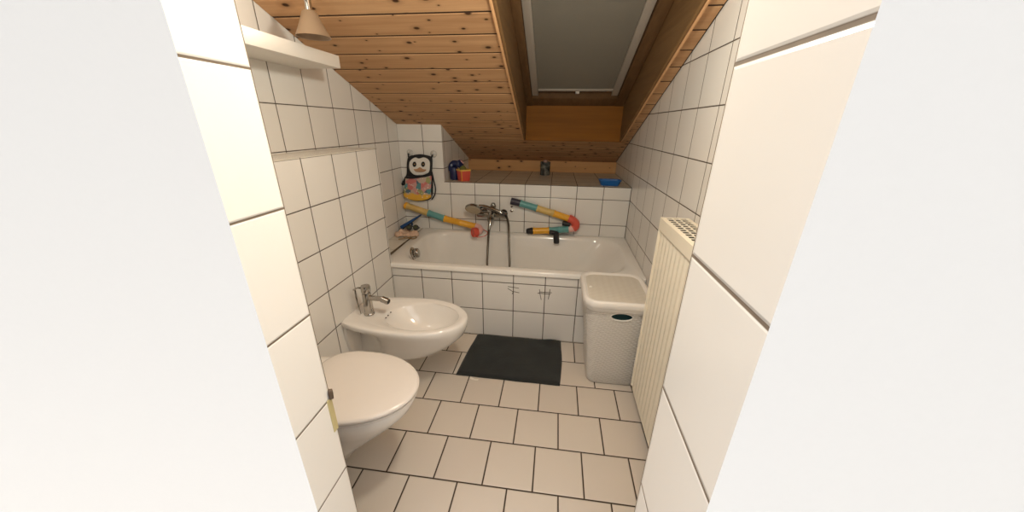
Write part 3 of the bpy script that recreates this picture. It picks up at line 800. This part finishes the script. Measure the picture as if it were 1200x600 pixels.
patch('pocket', [(152, 318), (220, 322), (300, 312), (390, 296), (395, 380), (394, 470), (388, 525), (290, 551), (200, 543), (132, 512), (128, 450), (143, 380)], yb-.015, yb-.046, sea_mat(), t, fk=.95)
patch('pocket_trim', [(148, 306), (220, 310), (300, 300), (392, 282), (394, 298), (300, 316), (220, 327), (148, 322)], yb-.02, yb-.049, m_bagblack, t, inset=.001, fk=.99)
patch('wing', [(158, 262), (140, 300), (112, 345), (92, 385), (100, 400), (122, 392), (150, 345), (170, 300)], yb-.004, yb-.020, m_bagblack, t)
bm = newbm(); tube(bm, [(W(396, 262)[0], yb-.012, W(396, 262)[1]), (W(412, 340)[0], yb-.010, W(412, 340)[1]), (W(430, 420)[0], yb-.006, W(430, 420)[1]), (W(428, 490)[0], yb-.008, W(428, 490)[1]), (W(398, 545)[0], yb-.012, W(398, 545)[1])], .005, 8)
mesh_obj('strap', bm, m_bagblack, t)
for hx, hy, tx, ty in ((170, 82, 166, 120), (405, 95, 392, 130)):
    bm = newbm(); tube(bm, [(W(tx, ty)[0], yb-.012, W(tx, ty)[1]), (W((tx+hx)/2, (ty+hy)/2)[0], yb-.018, W((tx+hx)/2, (ty+hy)/2)[1]), (W(hx, hy)[0], yb-.018, W(hx, hy)[1])], .006, 8)
    mesh_obj('loop', bm, m_bagblack, t)
gl = NT('clear_suction_cup'); gl.set(Base_Color=(.90, .88, .84, 1), Roughness=.2, Alpha=.35)
for hx, hy, lab in ((172, 78, 'clear suction hook holding the penguin bag by its left ear, nearer the room corner'), (405, 92, 'clear suction hook holding the penguin bag by its other ear, nearer the niche')):
    px, pz = W(hx, hy)
    h = thing('suction_hook', lab, 'hook', (px, YB, pz), 'suction hooks of the penguin bag')
    bm = newbm(); lathe(bm, [(0, .001), (.027, .001), (.024, .004), (.012, .009), (.008, .014), (0, .015)], aim((px, YB, pz), (0, -1, 0)), 28); mesh_obj('cup', bm, gl.m, h)
    bm = newbm(); tube(bm, [(px, YB-.014, pz+.004), (px, YB-.030, pz), (px, YB-.034, pz+.008)], .003, 8); mesh_obj('peg', bm, gl.m, h)

# ------------------------------------------------------------------ things on the bath ledge corner
bm = newbm()
a, b = Vector((-1.205, 2.47, .552)), Vector((-1.065, 2.50, .640)); d = (b-a).normalized(); up = Vector((-d.z, 0, d.x))
t = thing('squeegee', 'dark blue plastic squeegee leaning up at a slant in the bath ledge corner', 'squeegee', (-1.15, 2.45, .52))
sec = [(a-up*.012+Vector((0, -.035, 0))), (b-up*.006+Vector((0, -.030, 0))), (b+up*.006+Vector((0, -.030, 0))), (a+up*.014+Vector((0, -.035, 0)))]
loft(bm, [[p for p in sec], [p+Vector((0, .075, 0)) for p in sec]]); bevel(bm, .003); mesh_obj('blade_holder', bm, m_blue, t)
bm = newbm(); loft(bm, [[a-up*.006+Vector((.01, q, 0)), b-up*.003+Vector((0, q, 0)), b-up*.006+Vector((-.004, q, -.004)), a-up*.012+Vector((.012, q, -.002))] for q in (-.03, .036)]); mesh_obj('rubber_lip', bm, m_rubber, t)
bm = newbm(); tube(bm, [(-1.13, 2.47, .592), (-1.135, 2.50, .566), (-1.165, 2.53, .522)], .009, 12); mesh_obj('handle', bm, m_blue, t)
t = thing('swim_goggles', 'black swimming goggles lying under the blue squeegee on the cloth', 'goggles', (-1.09, 2.44, .53))
for cx, cz in ((-1.120, .566), (-1.066, .569)):
    bm = newbm(); Mg = aim((cx, 2.41, cz), (.1, -.8, .5))
    lathe(bm, [(0, -.006), (.018, -.006), (.023, 0), (.020, .010), (.014, .012), (0, .010)], Mg, 20); l = mesh_obj('eyepiece', bm, m_rubber, t)
    bm = newbm(); lathe(bm, [(0, .0105), (.013, .0122), (.011, .014), (0, .0145)], Mg, 20); mesh_obj('lens', bm, plain('green_lens', (.08, .09, .05), .1), l)
bm = newbm(); tube(bm, [(-1.142, 2.415, .561), (-1.15, 2.45, .560), (-1.11, 2.475, .556), (-1.06, 2.46, .557), (-1.044, 2.415, .563)], .004, 8); mesh_obj('strap', bm, m_rubber, t)
# crumpled washcloth: a thick folded sheet
bm = newbm(); rings = []
for k in range(25):
    q = k/24; px = -1.218+.180*q; ring = []
    for i in range(32):
        an = 2*pi*i/32
        wy = .066+.015*sin(q*5+1); hz = .013+.006*sin(q*9)
        n0 = noise.noise((q*5, cos(an)*1.5, sin(an)*1.5))
        ring.append((px+.008*noise.noise((q*3, an, 2)), 2.375+.02*sin(q*3)+wy*cos(an)*(1+.22*n0)*(sin(pi*min(1, max(.03, q*1.02)))**.35 if 0 < q < 1 else .3), max(.511, .522+hz*sin(an)*(1+1.1*n0)+.010*noise.noise((q*12, an*2, 7)))))
    rings.append(ring)
loft(bm, rings)
o = single('washcloth', bm, plain('salmon_terry', (.78, .56, .42), .95, var=.18, bump=.6, scale=60), (-1.14, 2.38, .508), 'crumpled pinkish beige washcloth lying on the tiled bath ledge corner', 'cloth')
o['kind'] = 'thing'
bm = newbm(); tube(bm, [(-1.150, 2.270, .513), (-1.12, 2.292, .515), (-1.075, 2.318, .518), (-1.04, 2.33, .5235), (-1.025, 2.31, .520), (-1.04, 2.29, .517), (-1.08, 2.30, .516), (-1.12, 2.295, .520)], .004, 8)
single('cord_loop', bm, plain('brown_cord', (.30, .20, .10), .7), (-1.09, 2.30, .511), 'thin brown looped cord lying on the bath rim in front of the washcloth', 'cord')

# ------------------------------------------------------------------ things on the niche shelf
bx, by = -.828, 2.725
t = thing('toy_watering_can', 'dark blue toy watering can with a drooping round spout on the niche shelf', 'toy', (bx, by, SH))
bm = newbm(); lathe(bm, [(0, 0), (.030, 0), (.034, .004), (.037, .05), (.036, .088), (.030, .100), (.018, .106), (0, .107)], Matrix.Translation((bx, by, SH)), 28); mesh_obj('body', bm, m_dblue, t)
bm = newbm(); tube(bm, [(bx-.022, by, SH+.070), (bx-.022, by, SH+.105), (bx-.004, by, SH+.128), (bx+.022, by, SH+.130), (bx+.042, by, SH+.118)], lambda k: .024+.001*k, 16); mesh_obj('spout', bm, m_dblue, t)
bm = newbm(); lathe(bm, [(0, 0), (.024, 0), (.033, .010), (.033, .024), (.026, .031), (0, .032)], aim((bx+.042, by, SH+.126), (.75, -.45, .15)), 24); mesh_obj('spout_rose', bm, m_dblue, t)
bm = newbm(); tube(bm, [(bx+.048, by-.01, SH+.158), (bx+.068, by-.012, SH+.150), (bx+.086, by-.016, SH+.132)], .006, 10); mesh_obj('pink_stripe', bm, plain('dull_pink', (.62, .34, .33), .5), t)
bm = newbm(); cyl(bm, (bx-.010, by-.026, SH+.118), (bx-.012, by-.032, SH+.118), .010, n=16); mesh_obj('eye_disc', bm, plain('pale_blue', (.30, .36, .48), .4), t)
cx, cy = -.738, 2.685
t = thing('toy_cup', 'square red toy cup with a yellow rim beside the blue toy on the shelf', 'cup', (cx, cy, SH))
def sq(z, h, a=R(42)): 
    return [(cx+(px*cos(a)-py*sin(a)), cy+(px*sin(a)+py*cos(a)), z) for px, py, _ in rrect(-h, h, -h, h, .008, 0, 4)]
bm = newbm(); loft(bm, [sq(SH, .034), sq(SH+.003, .037), sq(SH+.084, .044), sq(SH+.084, .040), sq(SH+.008, .034)]); mesh_obj('body', bm, m_red, t)
bm = newbm(); loft(bm, [sq(SH+.080, .0455), sq(SH+.092, .046), sq(SH+.092, .0405), sq(SH+.080, .0405)], False, False)
bm2 = bm; mesh_obj('rim', bm, plain('yellow_rim', (.85, .52, .10), .4), t)
bm = newbm(); tube(bm, [(cx+.0*1, cy-.0528, SH+.004), (cx, cy-.0565, SH+.045), (cx, cy-.061, SH+.084)], .003, 8); mesh_obj('corner_stripe', bm, m_orange, t)
bm = newbm(); lathe(bm, [(0, 0), (.022, .0), (.031, .02), (.026, .045), (.012, .062), (0, .066)], Matrix.Translation((cx-.004, cy+.004, SH+.055)), 20)
single('toy_ball', bm, plain('moss_green_plastic', (.16, .17, .035), .55), (cx-.004, cy+.004, SH+.055), 'moss green toy sticking up out of the red cup', 'toy')
# candle glass
gx, gy = -.098, 3.16
t = thing('candle_glass', 'dark mottled glass tumbler standing far back on the niche shelf', 'candle holder', (gx, gy, SH))
q = NT('mottled_dark_glass'); nz = q.noise(q.obj(), 26, 3)
q.set(Base_Color=q.ramp(nz, [(.35, (.015, .015, .014, 1)), (.5, (.07, .075, .068, 1)), (.68, (.20, .20, .18, 1))]), Roughness=.18)
bm = newbm(); lathe(bm, [(0, 0), (.040, 0), (.044, .004), (.046, .095), (.0465, .118), (.043, .118), (.042, .03), (0, .028)], Matrix.Translation((gx, gy, SH)), 32); mesh_obj('tumbler', bm, q.m, t)
bm = newbm(); lathe(bm, [(0, .03), (.018, .03), (.018, .128), (.016, .134), (0, .136)], Matrix.Translation((gx, gy, SH)), 20)
single('candle', bm, plain('rose_wax', (.50, .30, .24), .5), (gx, gy, SH+.03), 'pale pink candle stub standing in the dark glass tumbler', 'candle')
# blue tray
bm = newbm()
x0, x1, y0, y1 = .352, .484, 2.655, 2.725
def tr(d, z): return rrect(x0-d, x1+d, y0-d*.7, y1+d*.7, .018+d*.5, z, 6)
loft(bm, [tr(-.004, SH), tr(0, SH+.002), tr(.014, SH+.034), tr(.020, SH+.040), tr(.020, SH+.043), tr(.013, SH+.041), tr(-.003, SH+.005)])
single('soap_dish', bm, plain('bright_blue_plastic', (.012, .13, .42), .32), ((x0+x1)/2, (y0+y1)/2, SH), 'small open bright blue plastic dish on the niche shelf by the wall', 'dish')

# ------------------------------------------------------------------ upper left: white wall shelf and spot lamp
bm = newbm(); add_box(bm, XL, -1.022, .50, 1.652, 1.564, 1.616); bevel(bm, .002, 2)
single('wall_shelf', bm, m_shelfw, (-1.125, 1.08, 1.564), 'thick white board shelf on the tiled wall, up under the sloping ceiling', 'shelf')
lx, ly = -.948, 1.385
t = thing('spot_lamp', 'small ceiling lamp with brownish glass shade above the white wall shelf', 'lamp', (lx, ly, zc(ly)))
q = NT('smoky_shade_glass'); q.set(Base_Color=(.42, .30, .20, 1), Roughness=.3, Transmission_Weight=.35)
bm = newbm(); lathe(bm, [(.020, .085), (.026, .080), (.040, .045), (.060, .003), (.062, 0), (.058, .002), (.037, .045), (.023, .078), (.018, .082)], Matrix.Translation((lx, ly, 1.632)), 32)
clean(bm); bmesh.ops.delete(bm, geom=[fc for fc in bm.faces if len(fc.verts) > 8], context='FACES'); mesh_obj('shade', bm, q.m, t, recalc=False)
bm = newbm(); cyl(bm, (lx, ly, 1.70), (lx, ly, zc(ly)+.002), .012); cyl(bm, (lx, ly, zc(ly)-.022), (lx, ly, zc(ly)+.006), .035); mesh_obj('stem', bm, m_chrome, t)

# ceiling lamp that lights the room (above the camera's view)
t = thing('ceiling_lamp', 'flat white ceiling lamp mount above the doorway side of the bathroom', 'lamp', (-.04, .66, zc(.66)))
bm = newbm(); cyl(bm, (-.04, .66, zc(.66)-.035), (-.04, .66, zc(.66)+.02), .075, n=32); cyl(bm, (-.04, .66, 1.96), (-.04, .66, zc(.66)-.03), .02); mesh_obj('mount', bm, m_wplastic, t)

# brass strip on the tiled corner of the doorway, over the toilet lid
t = thing('strike_plate', 'narrow brass strip with a dark notch on the tiled doorway corner beside the toilet lid', 'strike plate', (-.435, .480, .715))
bm = newbm(); add_box(bm, -.4365, -.4335, .472, .4865, .715, .80); bevel(bm, .001, 1); mesh_obj('strip', bm, plain('dull_brass', (.52, .44, .22), .4), t)
bm = newbm(); lathe(bm, [(0, -.003), (.009, -.003), (.008, .004), (0, .005)], aim((-.4335, .485, .808), (1, .6, 0)) @ Matrix.Diagonal((.8, 1.5, 1, 1)), 18)
mesh_obj('notch', bm, plain('notch_brown', (.09, .055, .03), .5), t)
